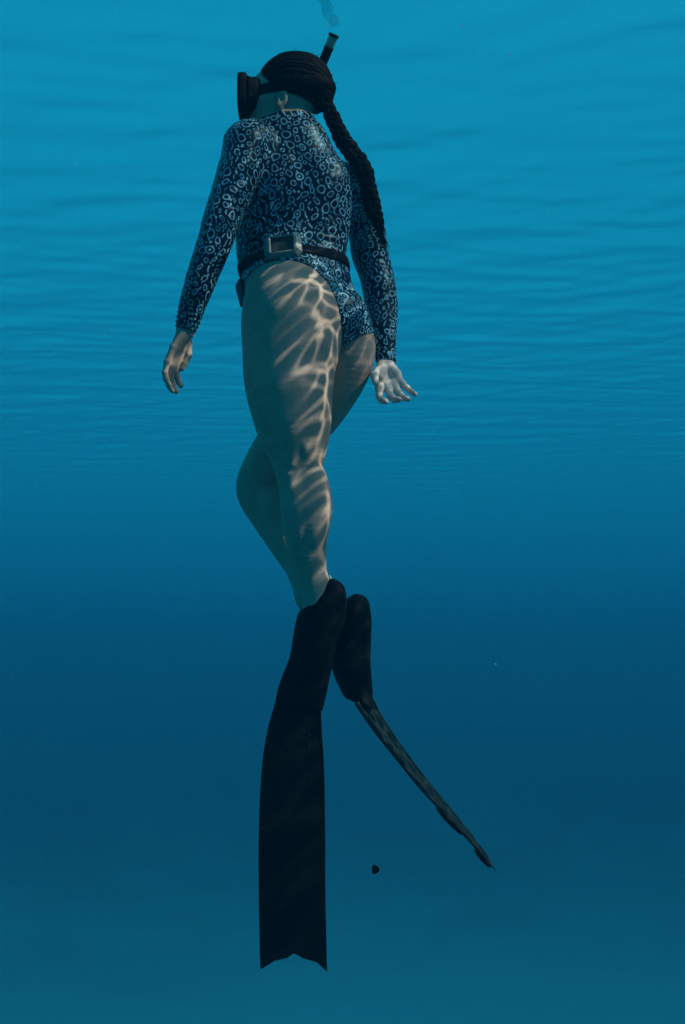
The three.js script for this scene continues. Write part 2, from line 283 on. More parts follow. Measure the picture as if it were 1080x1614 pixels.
const handR = handField([
  [[608, 556, -0.1, 0.02], [606, 579, -0.088, 0.0185]],
  [[605, 578, -0.088, 0.016], [596, 599, -0.06, 0.0135], [598, 614, -0.038, 0.0115]], [[607, 578, -0.09, 0.016], [608, 599, -0.064, 0.0135], [613, 615, -0.038, 0.0115]],
  [[610, 578, -0.09, 0.016], [618, 597, -0.066, 0.0135], [625, 613, -0.042, 0.011]], [[613, 578, -0.088, 0.016], [625, 593, -0.064, 0.0135], [634, 604, -0.048, 0.0105]],
  [[603, 577, -0.08, 0.0165], [597, 588, -0.048, 0.0165], [599, 594, -0.04, 0.012]], [[614, 577, -0.078, 0.0135], [625, 588, -0.058, 0.0135]],
  [[598, 614, -0.038, 0.0108], [598, 624, -0.014, 0.0104], [602, 631, 0.008, 0.0098], [608, 633, 0.026, 0.0086]],
  [[613, 615, -0.038, 0.0108], [616, 624, -0.014, 0.0104], [622, 630, 0.01, 0.0098], [629, 630, 0.03, 0.0086]],
  [[625, 613, -0.042, 0.0104], [630, 621, -0.022, 0.01], [637, 627, -0.004, 0.0094], [643, 629, 0.01, 0.0082]],
  [[634, 604, -0.048, 0.0096], [641, 611, -0.034, 0.0094], [648, 617, -0.02, 0.0086], [654, 621, -0.01, 0.0074]],
  [[597, 585, -0.045, 0.0135], [590, 592, -0.022, 0.0118], [593, 604, -0.006, 0.0102]],
], 7);
const handL = handField([
  [[293, 512, 0.138, 0.02], [290, 528, 0.134, 0.0185]],
  [[291, 526, 0.128, 0.015], [287, 549, 0.112, 0.0115], [281, 571, 0.1, 0.0105]], [[290, 526, 0.134, 0.015], [282, 550, 0.125, 0.0125], [274, 575, 0.118, 0.011]],
  [[289, 526, 0.138, 0.015], [277, 550, 0.138, 0.0125], [268, 576, 0.137, 0.011]], [[288, 526, 0.142, 0.015], [274, 548, 0.15, 0.0115], [264, 571, 0.155, 0.01]],
  [[293, 526, 0.124, 0.014], [296, 542, 0.104, 0.0125]],
  [[281, 571, 0.1, 0.0098], [278, 590, 0.1, 0.0092], [282, 602, 0.103, 0.0084], [285, 608, 0.107, 0.0074]],
  [[274, 575, 0.118, 0.0098], [269, 595, 0.118, 0.0094], [273, 609, 0.12, 0.0086], [278, 617, 0.123, 0.0074]],
  [[268, 576, 0.137, 0.0098], [263, 595, 0.138, 0.0092], [267, 608, 0.138, 0.0084], [272, 616, 0.138, 0.0072]],
  [[264, 571, 0.155, 0.009], [260, 588, 0.157, 0.0084], [262, 598, 0.157, 0.0078], [266, 605, 0.156, 0.0066]],
  [[296, 540, 0.104, 0.0122], [297, 560, 0.1, 0.0106], [291, 573, 0.1, 0.0096], [287, 581, 0.102, 0.008]],
], 6);
// fine grain of skin and cloth: a relief map laid on by height and depth, in metres
function grainMap(cells, mix) { const W = 256, d = new Uint8Array(W * W * 4), wrap = (x, n) => ((x % n) + n) % n; const vn = (x, y, n) => { const i = Math.floor(x), j = Math.floor(y), s = (t) => t * t * (3 - 2 * t), u = s(x - i), v = s(y - j), h = (a, b) => hash3(wrap(a, n), wrap(b, n), n); return lerp(lerp(h(i, j), h(i + 1, j), u), lerp(h(i, j + 1), h(i + 1, j + 1), u), v); }; for (let y = 0; y < W; y++) for (let x = 0; x < W; x++) { let v = 0; cells.forEach((n, k) => { v += mix[k] * vn(x / W * n, y / W * n, n); }); d.set([v * 255, v * 255, v * 255, 255], (y * W + x) * 4); } const t = new THREE.DataTexture(d, W, W); t.wrapS = t.wrapT = THREE.RepeatWrapping; t.magFilter = THREE.LinearFilter; t.needsUpdate = true; return t; }
function uvMetres(g, size) { const p = g.attributes.position, u = new Float32Array(p.count * 2); for (let i = 0; i < p.count; i++) { u[i * 2] = (p.getX(i) - p.getZ(i) * 0.9) / size; u[i * 2 + 1] = p.getY(i) / size; } return g.setAttribute('uv', new THREE.BufferAttribute(u, 2)); }
const person = thing('person', at(500, 1000, 0), 'swimmer in a ring print suit hanging upright under the surface, back to the camera', 'person');
{
  const g0 = solid(bodyField, at(240, 1120, -0.45).min(V(-0.6, -9, -0.45)), V(0.35, -0.02, 0.34), 0.005);
  const g1 = solid(handR, at(560, 655, -0.15), at(675, 542, 0.06), 0.0022), g2 = solid(handL, at(235, 640, 0.06), at(320, 495, 0.2), 0.0022);
  const skin = dye(mergeGeometries([g0, g1, g2]), (o, x, y, z, nx, ny, nz) => {
    const m = 0.86 + 0.18 * noise3(x * 38, y * 38, z * 38) + 0.1 * noise3(x * 140, y * 140, z * 140), w = noise3(x * 9 + 5, y * 9, z * 9);
    const palm = near(at(610, 605, -0.04), x, y, z, 0.13) * sstep(-0.2, 0.5, nz) * (x > at(584, 600).x ? 0.5 : 0);
    o[0] = 0.34 * m; o[1] = (0.25 + 0.02 * w) * m; o[2] = (0.19 + 0.025 * w) * m; o[0] += palm * (0.84 - o[0]); o[1] += palm * (0.74 - o[1]); o[2] += palm * (0.66 - o[2]);
  });
  mesh('body', uvMetres(local(skin, person), 0.12), std({ vertexColors: true, roughness: 0.55, specularIntensity: 0.35, bumpMap: grainMap([8, 24, 70], [0.4, 0.35, 0.25]), bumpScale: 0.0003 }), person);
}
// where the suit ends: neck, cuffs, and the two leg openings, cut through the body from the back
const collar = plane(at(450, 193), V(-0.2, 0.97, -0.12)), cuffL = plane(at(294, 519, 0.14), at(291, 530, 0.135).sub(at(302, 487, 0.145))), cuffR = plane(at(608, 571, -0.095), at(608.6, 590, -0.09).sub(at(605, 540, -0.105)));
const legEdgeR = [[600, 505], [585, 524], [562, 538], [540, 551], [520, 564]].map(([x, y]) => at(x, y, 0.02)), cheekC = at(446, 549, 0.09), cheekX = at(541, 549, 0.09).x - cheekC.x, cheekY = at(446, 420, 0.09).y - cheekC.y;
function suitRegion(x, y, z) {
  let f = collar(x, y, z);
  if (x < at(330, 470).x && y > at(300, 560).y) f = Math.max(f, cuffL(x, y, z));
  if (x > at(592, 500, -0.1).x && y > at(600, 600).y) return Math.max(f, cuffR(x, y, z));
  // left leg: a long rounded opening over the near cheek
  const u = (x - cheekC.x) / (x > cheekC.x ? cheekX : cheekX * 1.15), v = (y - cheekC.y) / cheekY, q = Math.pow(Math.pow(Math.abs(u), 2.3) + Math.pow(Math.abs(v), 2.3), 1 / 2.3);
  const openL = y > cheekC.y ? (1 - q) * cheekX : 0;
  if (x > at(345, 500).x) f = Math.max(f, y > cheekC.y ? openL : (1 - Math.abs(u)) * cheekX);
  // right leg: a nearly straight edge under the far cheek
  return Math.max(f, y < at(500, 470).y ? edgeR(x, y) : -0.05);
}
function edgeR(x, y) { const P = legEdgeR; let i = 0; while (i < P.length - 2 && x < P[i + 1].x) i++; const a = P[i], b = P[i + 1], t = (x - a.x) / (b.x - a.x), ye = a.y + t * (b.y - a.y); return (ye - y) * 0.8; }
const creases = (x, y, z) => {         // gathers at the cuffs, soft folds at the waist
  const cl = -cuffL(x, y, z); let d = 0;
  if (x < at(335, 470).x && cl < 0.075) d += 0.0022 * Math.sin(cl * 460 + 2.2 * noise3(x * 60, y * 30, z * 60)) * sstep(0.075, 0.02, cl) * (0.4 + noise3(x * 40, y * 60, z * 40));
  const w = y - at(460, 385).y; if (w > -0.03 && w < 0.2) d += 0.0012 * Math.sin(y * 260 + 5 * noise3(x * 14, y * 10, z * 14)) * sstep(0.2, 0.02, w) * sstep(0.35, 0.8, noise3(x * 16 + 3, y * 20, z * 16));
  return d + 0.0024 * (noise3(x * 26, y * 44, z * 26) - 0.5);
};
const suitField = (x, y, z) => { const b = bodyField(x, y, z); return b > 0.05 || b < -0.05 ? b : smax(b - 0.0032 - creases(x, y, z), suitRegion(x, y, z), 0.0012); };
{
  const low = at(540, 600);
  const g = solid(suitField, V(at(262, 300).x, low.y, -0.32), V(at(645, 300).x, at(460, 178).y, 0.32), 0.005, { fine: 1 });
  // the print: rings, dots and squiggles thrown onto the cloth so that none touch
  const p = g.attributes.position, n = g.attributes.normal, count = p.count, cellSize = 0.018, marks = [], grid = new Map(), key = (a, b, c) => (a + 500) * 1048576 + (b + 500) * 1024 + c + 500;
  const around = (x, y, z, fn) => { const a = Math.floor(x / cellSize), b = Math.floor(y / cellSize), c = Math.floor(z / cellSize); for (let i = -1; i <= 1; i++) for (let j = -1; j <= 1; j++) for (let k = -1; k <= 1; k++) { const l = grid.get(key(a + i, b + j, c + k)); if (l) for (const m of l) if (fn(m)) return true; } return false; };
  const t1 = V(), t2 = V(), nn = V();
  function put(reach, kind, tries, gap) {
    for (let s = 0; s < tries; s++) {
      const i = Math.floor(rnd() * count), x = p.getX(i), y = p.getY(i), z = p.getZ(i), r = reach * (0.75 + 0.5 * rnd());
      if (around(x, y, z, (m) => Math.hypot(m.x - x, m.y - y, m.z - z) < m.r + r + gap)) continue;
      nn.set(n.getX(i), n.getY(i), n.getZ(i)); t1.set(0, 1, 0).addScaledVector(nn, -nn.y); if (t1.lengthSq() < 0.01) t1.set(1, 0, 0).addScaledVector(nn, -nn.x); t1.normalize(); t2.crossVectors(nn, t1); const a = (rnd() - 0.5) * 1.9, c = Math.cos(a), q = Math.sin(a);
      const m = { x, y, z, r, kind, bend: (rnd() - 0.5) * 1.6, asp: 0.52 + 0.46 * rnd(), u: [t1.x * c + t2.x * q, t1.y * c + t2.y * q, t1.z * c + t2.z * q], v: [t2.x * c - t1.x * q, t2.y * c - t1.y * q, t2.z * c - t1.z * q], core: rnd() < 0.16, w: 0.9 + 0.35 * rnd() };
      marks.push(m); const k = key(Math.floor(x / cellSize), Math.floor(y / cellSize), Math.floor(z / cellSize)); if (!grid.has(k)) grid.set(k, []); grid.get(k).push(m);
    }
  }
  put(0.0112, 'ring', 4200, 0.003); put(0.01, 'worm', 7000, 0.0021); put(0.0082, 'ring', 12000, 0.0026); put(0.008, 'worm', 24000, 0.002); put(0.0058, 'ring', 9000, 0.0022); put(0.005, 'worm', 9000, 0.0018); put(0.0032, 'dot', 26000, 0.0016);
  const stroke = 0.0025;
  dye(g, (o, x, y, z) => {
    let cov = 0;
    around(x, y, z, (m) => {
      const dx = x - m.x, dy = y - m.y, dz = z - m.z, u = dx * m.u[0] + dy * m.u[1] + dz * m.u[2], v = dx * m.v[0] + dy * m.v[1] + dz * m.v[2]; let d;
      if (Math.abs(u) > m.r * 1.4 || Math.abs(v) > m.r * 1.4) return false;
      if (m.kind === 'dot') d = Math.hypot(u, v / m.asp) - m.r * 0.9;
      else if (m.kind === 'ring') { const wob = 1 + 0.13 * Math.sin(2.3 * Math.atan2(v, u) + m.bend * 9), q = Math.hypot(u, v / m.asp) * wob; d = Math.abs(q - (m.r - stroke / 2)) - stroke * 0.5 * m.w; if (m.core) d = Math.min(d, q - m.r * 0.25); }
      else { const e = clamp(u, -m.r * 0.85, m.r * 0.85); d = Math.hypot(u - e, v - m.bend * (e * e / m.r - m.r * 0.3)) - stroke * 0.52 * m.w; }
      cov = Math.max(cov, 1 - sstep(-0.0007, 0.0009, d)); return false;
    });
    const k = 0.55 + 0.75 * noise3(x * 34, y * 34, z * 34), b = 0.8 + 0.4 * noise3(x * 200, y * 200, z * 200);
    o[0] = lerp(0.001 * b, 0.20 * k, cov); o[1] = lerp(0.006 * b, 0.48 * k, cov); o[2] = lerp(0.015 * b, 0.62 * k, cov);
  });
  const suit = mesh('swimsuit', local(g, person), std({ vertexColors: true, roughness: 0.36, specularIntensity: 0.4, specularColor: rgb(0.35, 0.8, 1) }), person);
  suit.userData.label = 'long sleeved navy one piece swimsuit printed with pale rings and dots';
}
// ---------------------------------------------------------------- hair and braid
const black = std({ color: rgb(0.004, 0.004, 0.004), roughness: 0.6, specularIntensity: 0.14 }), rubber = std({ color: rgb(0.003, 0.0035, 0.004), roughness: 0.65, specularIntensity: 0.12 });
const hairMat = std({ color: rgb(0.004, 0.0035, 0.003), roughness: 0.65, specularIntensity: 0.12 });
const scalp = blob(465, 133, 0, 59, 50, 0.087, 0.12), root = blob(507, 142, 0.005, 19, 27, 0.05, 0.2), nape = blob(480, 180, 0.0, 30, 25, 0.058, 0.4), hairCut1 = plane(at(410, 149), V(-0.25, -0.96, 0)), hairCut2 = plane(at(454, 172), V(-0.72, -0.7, 0)), rootAt = at(514, 150, 0.005);
function hairField(x, y, z) {
  let f = smin(smin(scalp(x, y, z), root(x, y, z), 0.02), nape(x, y, z), 0.02);
  if (f > 0.03) return f;
  const a = Math.atan2(z - rootAt.z, y - rootAt.y), wob = noise3(x * 30, y * 30, z * 30);
  f -= 0.0016 * Math.sin(a * 34 + 5 * wob) + 0.001 * Math.sin(a * 90 + 7 * wob) + 0.003 * (wob - 0.5);
  return smax(f, smax(hairCut1(x, y, z), hairCut2(x, y, z), 0.02) - 0.004 * (noise3(x * 90, y * 90, z * 90) - 0.5), 0.008);
}
const outer = (x, y, z) => Math.min(hairField(x, y, z), headField(x, y, z));
{
  const hair = mesh('hair', local(solid(hairField, V(at(395, 130).x, at(460, 215).y, -0.12), V(at(540, 130).x, at(460, 70).y, 0.12), 0.0034), person), hairMat, person);
  // a braid of three strands, each strand a twisted bundle of locks
  const path = new THREE.CatmullRomCurve3([[508, 148, 0.005], [518, 172, 0.012], [529, 197, 0.006], [545, 228, -0.008], [567, 255, -0.026], [580, 289, -0.04], [586, 320, -0.048], [595, 344, -0.056], [601, 372, -0.064]].map((p) => at(...p)));
  const wide = (t) => SCALE * 0.88 * (0.88 + 0.26 * noise3(t * 9, 4.2, 0.7)) * (t < 0.12 ? lerp(10, 12, t / 0.12) : t < 0.6 ? lerp(12, 16.5, (t - 0.12) / 0.48) : t < 0.86 ? lerp(16.5, 11.5, (t - 0.6) / 0.26) : lerp(12, 4.5, (t - 0.86) / 0.14));
  const parts = [], N = 260, turns = 7.2, frames = [];
  for (let i = 0; i <= N; i++) { const t = i / N, c = path.getPointAt(t), d = path.getTangentAt(t), s = V(0, 0, 1).cross(d).normalize(); frames.push([c, s, d.clone().cross(s)]); }
  const strandAt = (k, i) => { const t = i / N, [c, s, n] = frames[i], a = 2 * Math.PI * (turns * t + k / 3), w = wide(t) * (0.86 + 0.34 * noise3(t * 15, k * 7.3, 2.5)); return c.clone().addScaledVector(s, w * 0.52 * Math.sin(a)).addScaledVector(n, w * 0.34 * Math.sin(2 * a)); };
  for (let k = 0; k < 3; k++) {
    const M = 22, pos = [], idx = [];
    for (let i = 0; i <= N; i++) {
      const p = strandAt(k, i), q = strandAt(k, Math.min(N, i + 1)), p0 = strandAt(k, Math.max(0, i - 1)), d = q.sub(p0).normalize(), s = V(0, 0, 1).cross(d).normalize(), n = d.clone().cross(s), r = wide(i / N) * (0.46 + 0.22 * noise3(i * 0.06, k * 3.7, 1.5));
      for (let j = 0; j <= M; j++) { const a = 2 * Math.PI * j / M, rr = r * (1 + 0.10 * Math.sin(5 * a + i * 0.16 + k) + 0.05 * Math.sin(11 * a - i * 0.1)); p.clone().addScaledVector(s, rr * Math.cos(a)).addScaledVector(n, rr * 0.8 * Math.sin(a)).toArray(pos, pos.length); }
    }
    for (let i = 0; i < N; i++) for (let j = 0; j < M; j++) { const a = i * (M + 1) + j; idx.push(a, a + 1, a + M + 1, a + 1, a + M + 2, a + M + 1); }
    parts.push(new THREE.BufferGeometry().setAttribute('position', new THREE.Float32BufferAttribute(pos, 3)).setIndex(idx));
  }
  // loose hairs at the tip and along the braid
  for (let i = 0; i < 130; i++) {
    const tip = i < 26, t = tip ? 0.97 : 0.05 + 0.9 * rnd(), j = Math.floor(t * N), [c, s, n] = frames[j], a = rnd() * 6.28, o = wide(t) * 0.8, p = c.clone().addScaledVector(s, o * Math.cos(a)).addScaledVector(n, o * Math.sin(a)), d = path.getTangentAt(t), len = tip ? 0.03 + 0.025 * rnd() : 0.01 + 0.03 * rnd();
    const e = p.clone().addScaledVector(d, len).addScaledVector(s, (rnd() - 0.4) * len * 0.7).addScaledVector(n, (rnd() - 0.5) * len * 0.6), m = p.clone().lerp(e, 0.5).addScaledVector(s, (rnd() - 0.5) * len * 0.3);
    parts.push(new THREE.TubeGeometry(new THREE.CatmullRomCurve3([p, m, e]), 6, tip ? 0.0011 : 0.0006, 5));
  }
  // stray hairs lifting off the head
  const gh = hair.geometry.attributes, o = person.position;
  for (let i = 0; i < 46; i++) { const q = Math.floor(rnd() * gh.position.count), p = V(gh.position.getX(q), gh.position.getY(q), gh.position.getZ(q)).add(o), n = V(gh.normal.getX(q), gh.normal.getY(q), gh.normal.getZ(q)), s = V(0.6, 0.1 + rnd() * 0.5, (rnd() - 0.5) * 0.8), len = 0.008 + 0.018 * rnd(), e = p.clone().addScaledVector(n, len * 0.3).addScaledVector(s, len), m = p.clone().lerp(e, 0.5).addScaledVector(n, len * 0.2); parts.push(new THREE.TubeGeometry(new THREE.CatmullRomCurve3([p, m, e]), 6, 0.0006, 4)); }
  const flat = parts.map((g) => { g.deleteAttribute('uv'); if (!g.attributes.normal) g.computeVertexNormals(); return g; });
  const braid = mesh('braid', local(mergeGeometries(flat), person), hairMat, hair);
  const j = Math.round(0.9 * N), ring = new THREE.TorusGeometry(wide(0.9) * 0.95, 0.0022, 8, 24).applyQuaternion(new THREE.Quaternion().setFromUnitVectors(V(0, 0, 1), path.getTangentAt(0.9))).translate(...frames[j][0].toArray());
  mesh('hair_tie', local(ring, person), rubber, hair);
}
// a band that lies on a field's surface, seen from a centre: rows of points pushed out from it
function band(field, centre, up, from, to, high, lift, thick, n = 96) {
  const u = V(1, 0, 0).addScaledVector(up, -up.x).normalize(), w = up.clone().cross(u), rows = [-0.5, -0.25, 0, 0.25, 0.5], pos = [], idx = [], ring = [];
  for (let i = 0; i <= n; i++) {
    const a = lerp(from, to, i / n), d = u.clone().multiplyScalar(Math.cos(a)).addScaledVector(w, Math.sin(a)), inner = [], outside = [];
    for (const r of rows) {
      const o = centre.clone().addScaledVector(up, r * high); let s = 0.36;
      for (let k = 0; k < 70; k++) { const f = field(o.x + d.x * s, o.y + d.y * s, o.z + d.z * s); if (f < 0.0004) break; s -= f * 0.7; if (s < 0.01) break; }
      inner.push(o.clone().addScaledVector(d, s + lift - 0.002)); outside.push(o.clone().addScaledVector(d, s + lift + thick * (Math.abs(r) > 0.4 ? 0.5 : 1)));
    }
    const loop = [...outside, ...inner.reverse()]; ring.push(loop); for (const p of loop) p.toArray(pos, pos.length);
  }
  const M = rows.length * 2;
  for (let i = 0; i < n; i++) for (let j = 0; j < M; j++) { const a = i * M + j, b = i * M + (j + 1) % M; idx.push(a, b, a + M, b, b + M, a + M); }
  const g = new THREE.BufferGeometry().setAttribute('position', new THREE.Float32BufferAttribute(pos, 3)).setIndex(idx); g.computeVertexNormals(); return g;
}
// rings of points joined into a skin; closed at both ends when asked
function loft(rings, caps = true) {
  const M = rings[0].length, pos = [], idx = [];
  for (const r of rings) for (const p of r) p.toArray(pos, pos.length);
  for (let i = 0; i + 1 < rings.length; i++) for (let j = 0; j < M; j++) { const a = i * M + j, b = i * M + (j + 1) % M; idx.push(a, b, a + M, b, b + M, a + M); }
  if (caps) for (const [i, flip] of [[0, true], [rings.length - 1, false]]) { const c = V(0, 0, 0); for (const p of rings[i]) c.addScaledVector(p, 1 / M); const k = pos.length / 3; c.toArray(pos, pos.length); for (let j = 0; j < M; j++) { const a = i * M + j, b = i * M + (j + 1) % M; if (flip) idx.push(a, k, b); else idx.push(a, b, k); } }
  const g = new THREE.BufferGeometry().setAttribute('position', new THREE.Float32BufferAttribute(pos, 3)).setIndex(idx); g.computeVertexNormals(); return g;
}

// ---------------------------------------------------------------- dive mask and snorkel
{
  const root0 = at(388, 155, 0), t = thing('dive_mask', root0, 'black dive mask on the face of the swimmer, seen edge on', 'dive mask');
  const oval = (px, py, hy, hz, pow, tilt = 0) => { const out = []; for (let j = 0; j < 48; j++) { const a = 2 * Math.PI * j / 48, c = Math.cos(a), s = Math.sin(a), y = Math.sign(s) * Math.pow(Math.abs(s), 2 / pow) * hy, z = Math.sign(c) * Math.pow(Math.abs(c), 2 / pow) * hz; const p = at(px - tilt * y * 0.01, py - y, 0); p.z = z - 0.005; out.push(p); } return out; };
  mesh('skirt', local(loft([oval(413, 153, 24, 0.06, 2.4), oval(404, 154, 28, 0.069, 2.6), oval(396, 155, 28.5, 0.071, 2.8), oval(388, 155, 30.5, 0.075, 3)], true), t), rubber, t);
  mesh('frame', local(loft([oval(391, 155, 31, 0.075, 3.2), oval(389, 155, 33, 0.08, 3.4), oval(380, 155, 33, 0.081, 3.4), oval(377, 155, 31, 0.079, 3.4), oval(376.5, 155, 27, 0.07, 3.2), oval(379, 155, 26.5, 0.069, 3.2)], true), t), black, t);
  mesh('lens', local(loft([oval(378.2, 155, 26.2, 0.0685, 3.2), oval(377.4, 155, 26.2, 0.0685, 3.2)], true), t), std({ color: rgb(0.03, 0.05, 0.05), roughness: 0.08 }), t);
  const c = at(458, 148, 0), up = V(-0.12, 0.99, 0).normalize();
  mesh('strap', local(band(outer, c, up, -2.75, 2.75, 0.032, 0.001, 0.0035, 120), t), rubber, t);
  for (const z of [0.083, -0.089]) mesh('buckle', local(new THREE.CapsuleGeometry(0.007, 0.02, 4, 10).rotateX(Math.PI / 2).rotateY(0.2).scale(1, 1, 0.5).translate(...at(394, 151, z).toArray()), t), black, t);
}
{
  const pts = [[402, 180, -0.05], [400, 190, -0.085], [418, 196, -0.118], [448, 186, -0.128], [478, 158, -0.12], [500, 118, -0.09], [514, 86, -0.06], [527, 54, -0.03]].map((p) => at(...p)), curve = new THREE.CatmullRomCurve3(pts), R = 0.0125 * 1.15;
  const t = thing('snorkel', at(505, 110, -0.12), 'black snorkel with a pale clear top section pointing at the surface', 'snorkel');
  const piece = (a, b, r, n = 30) => { const rings = []; for (let i = 0; i <= n; i++) { const s = lerp(a, b, i / n), p = curve.getPointAt(s), d = curve.getTangentAt(s), u = V(0, 0, 1).cross(d).normalize(), w = d.clone().cross(u), ring = []; for (let j = 0; j < 20; j++) { const q = 2 * Math.PI * j / 20; ring.push(p.clone().addScaledVector(u, r * Math.cos(q)).addScaledVector(w, r * Math.sin(q))); } rings.push(ring); } return loft(rings); };
  mesh('tube', local(piece(0.1, 0.905, R, 60), t), rubber, t); mesh('mouthpiece', local(piece(0, 0.12, R * 1.25, 10), t), rubber, t);
  mesh('clear_section', local(piece(0.905, 0.985, R * 0.99, 8), t), std({ color: rgb(0.3, 0.45, 0.36), roughness: 0.35, transmission: 0.5 }), t);
  mesh('rim', local(piece(0.982, 1, R * 1.14, 4), t), rubber, t); mesh('collar', local(piece(0.893, 0.91, R * 1.06, 4), t), rubber, t);
}

// ---------------------------------------------------------------- weight belt
{
  const a = at(447, 391, 0.14), b = at(543, 424, -0.02), c0 = at(380, 437, -0.02), up = b.clone().sub(a).cross(c0.clone().sub(a)).normalize(); if (up.y < 0) up.negate();
  const mid = at(462, 410, 0), centre = mid.addScaledVector(up, up.dot(a.clone().sub(mid)));
  const field = (x, y, z) => Math.min(bodyNoArms(x, y, z) - 0.0045, 9), t = thing('weight_belt', centre, 'dark weight belt round the waist of the swimmer with lead blocks', 'weight belt');
  const webbing = std({ color: rgb(0.004, 0.008, 0.011), roughness: 0.8, specularIntensity: 0.15 });
  mesh('strap', local(band(field, centre, up, 0, 2 * Math.PI, 0.031, 0.001, 0.003, 160), t), webbing, t);
  // where a ray from the photograph's side meets the belt
  const hit = (px, py, z0) => { const p = at(px, py, z0), d = p.clone().sub(camera.position).normalize(); let q = p.clone().addScaledVector(d, -0.2); for (let k = 0; k < 60; k++) { const f = field(q.x, q.y, q.z); if (f < 0.0005) break; q.addScaledVector(d, f * 0.7); } return q; };
  const place = (g, p, turn, bury, tilt = 0) => { const gr = [0, 0, 0]; gradient(field, p.x, p.y, p.z, 0.03, gr); const n = V(...gr).normalize(); n.y *= 0.3; n.normalize(); const m = new THREE.Matrix4(), x = V(0, 1, 0).cross(n).normalize(), y = n.clone().cross(x); m.makeBasis(x, y, n).setPosition(p.clone().addScaledVector(n, bury)); return g.rotateZ(turn).applyMatrix4(m); };
  const lead = std({ color: rgb(0.15, 0.18, 0.17), roughness: 0.5, metalness: 0.2 }), dark = std({ color: rgb(0.012, 0.018, 0.02), roughness: 0.7 });
  const k = SCALE * 0.98, w = 30 * k, h = 20 * k, oct = (a, b, c, z) => [[a - c, -b], [a, -b + c], [a, b - c], [a - c, b], [-a + c, b], [-a, b - c], [-a, -b + c], [-a + c, -b]].map(([x, y]) => V(x, y, z)), iw = 18 * k, ih = 12.5 * k;
  const spot = hit(447, 391, 0.14);
  mesh('lead_frame', local(place(toCreasedNormals(loft([oct(w, h, 0.013, -0.012), oct(w, h, 0.013, 0.004), oct(w - 0.012, h - 0.01, 0.008, 0.018), oct(iw + 0.004, ih + 0.004, 0.003, 0.019), oct(iw, ih, 0.001, 0.016), oct(iw, ih, 0.001, -0.004)], false), 0.4), spot, 0.1, 0.008), t), lead, t);
  mesh('threaded_strap', local(place(new THREE.BoxGeometry(iw * 1.98, ih * 1.98, 0.016), spot, 0.1, 0.012), t), dark, t);
  const side = at(384, 461, 0.0), sg = new THREE.ExtrudeGeometry(new THREE.Shape().moveTo(-0.03, -0.03).lineTo(0.03, -0.03).lineTo(0.034, 0.026).lineTo(0.026, 0.033).lineTo(-0.026, 0.033).lineTo(-0.034, 0.026).closePath(), { depth: 0.014, bevelEnabled: true, bevelThickness: 0.003, bevelSize: 0.003, bevelSegments: 2 });
  const flank = mesh('buckle', local(sg.rotateY(-Math.PI / 2 + 0.25).rotateZ(0.24).translate(side.x + 0.004, side.y, side.z), t), dark, t);
  flank.userData.label = 'black buckle block at the hip';
  const pin = at(387, 472, 0.03); mesh('pin', local(new THREE.SphereGeometry(0.0035, 10, 8).translate(pin.x - 0.002, pin.y, pin.z), t), lead, flank);
  const tail = new THREE.CatmullRomCurve3([[541, 424, 0.05], [546, 433, 0.052], [551, 446, 0.05], [557, 460, 0.044]].map((p) => at(...p))), strip = (s0, s1) => { const rings = []; for (let i = 0; i <= 12; i++) { const s = lerp(s0, s1, i / 12), p = tail.getPointAt(s), d = tail.getTangentAt(s), u = V(0, 0, 1).cross(d).normalize(), n = d.clone().cross(u), hw = 0.006 * (1 - 0.5 * s); rings.push([[hw, 0.001], [hw, -0.001], [-hw, -0.001], [-hw, 0.001]].map(([q, r]) => p.clone().addScaledVector(u, q).addScaledVector(n, r))); } return loft(rings); };
  const tl = mesh('strap_tail', local(strip(0, 0.62), t), std({ color: rgb(0.01, 0.04, 0.13), roughness: 0.7 }), t); mesh('tail_tip', local(strip(0.62, 1), t), std({ color: rgb(0.7, 0.7, 0.68), roughness: 0.5 }), tl);
}

// ---------------------------------------------------------------- long fins
const table = (rows, v) => { let i = 0; while (i < rows.length - 2 && v > rows[i + 1][0]) i++; const t = clamp((v - rows[i][0]) / (rows[i + 1][0] - rows[i][0]), 0, 1); return rows[i].map((a, c) => lerp(a, rows[i + 1][c], t)); };
const bladeMat = std({ color: rgb(0.003, 0.004, 0.004), roughness: 0.6, specularIntensity: 0.12 }), railMat = std({ color: rgb(0.009, 0.021, 0.021), roughness: 0.75, specularIntensity: 0.12 });
function tubeAlong(pts, radius, n = 60, m = 12) { const c = new THREE.CatmullRomCurve3(pts), rings = []; for (let i = 0; i <= n; i++) { const s = i / n, p = c.getPointAt(s), d = c.getTangentAt(s), u = V(0, 0, 1).cross(d).normalize(), w = d.clone().cross(u), r = radius(s), ring = []; for (let j = 0; j < m; j++) { const q = 2 * Math.PI * j / m; ring.push(p.clone().addScaledVector(u, r * Math.cos(q)).addScaledVector(w, r * Math.sin(q))); } rings.push(ring); } return loft(rings); }
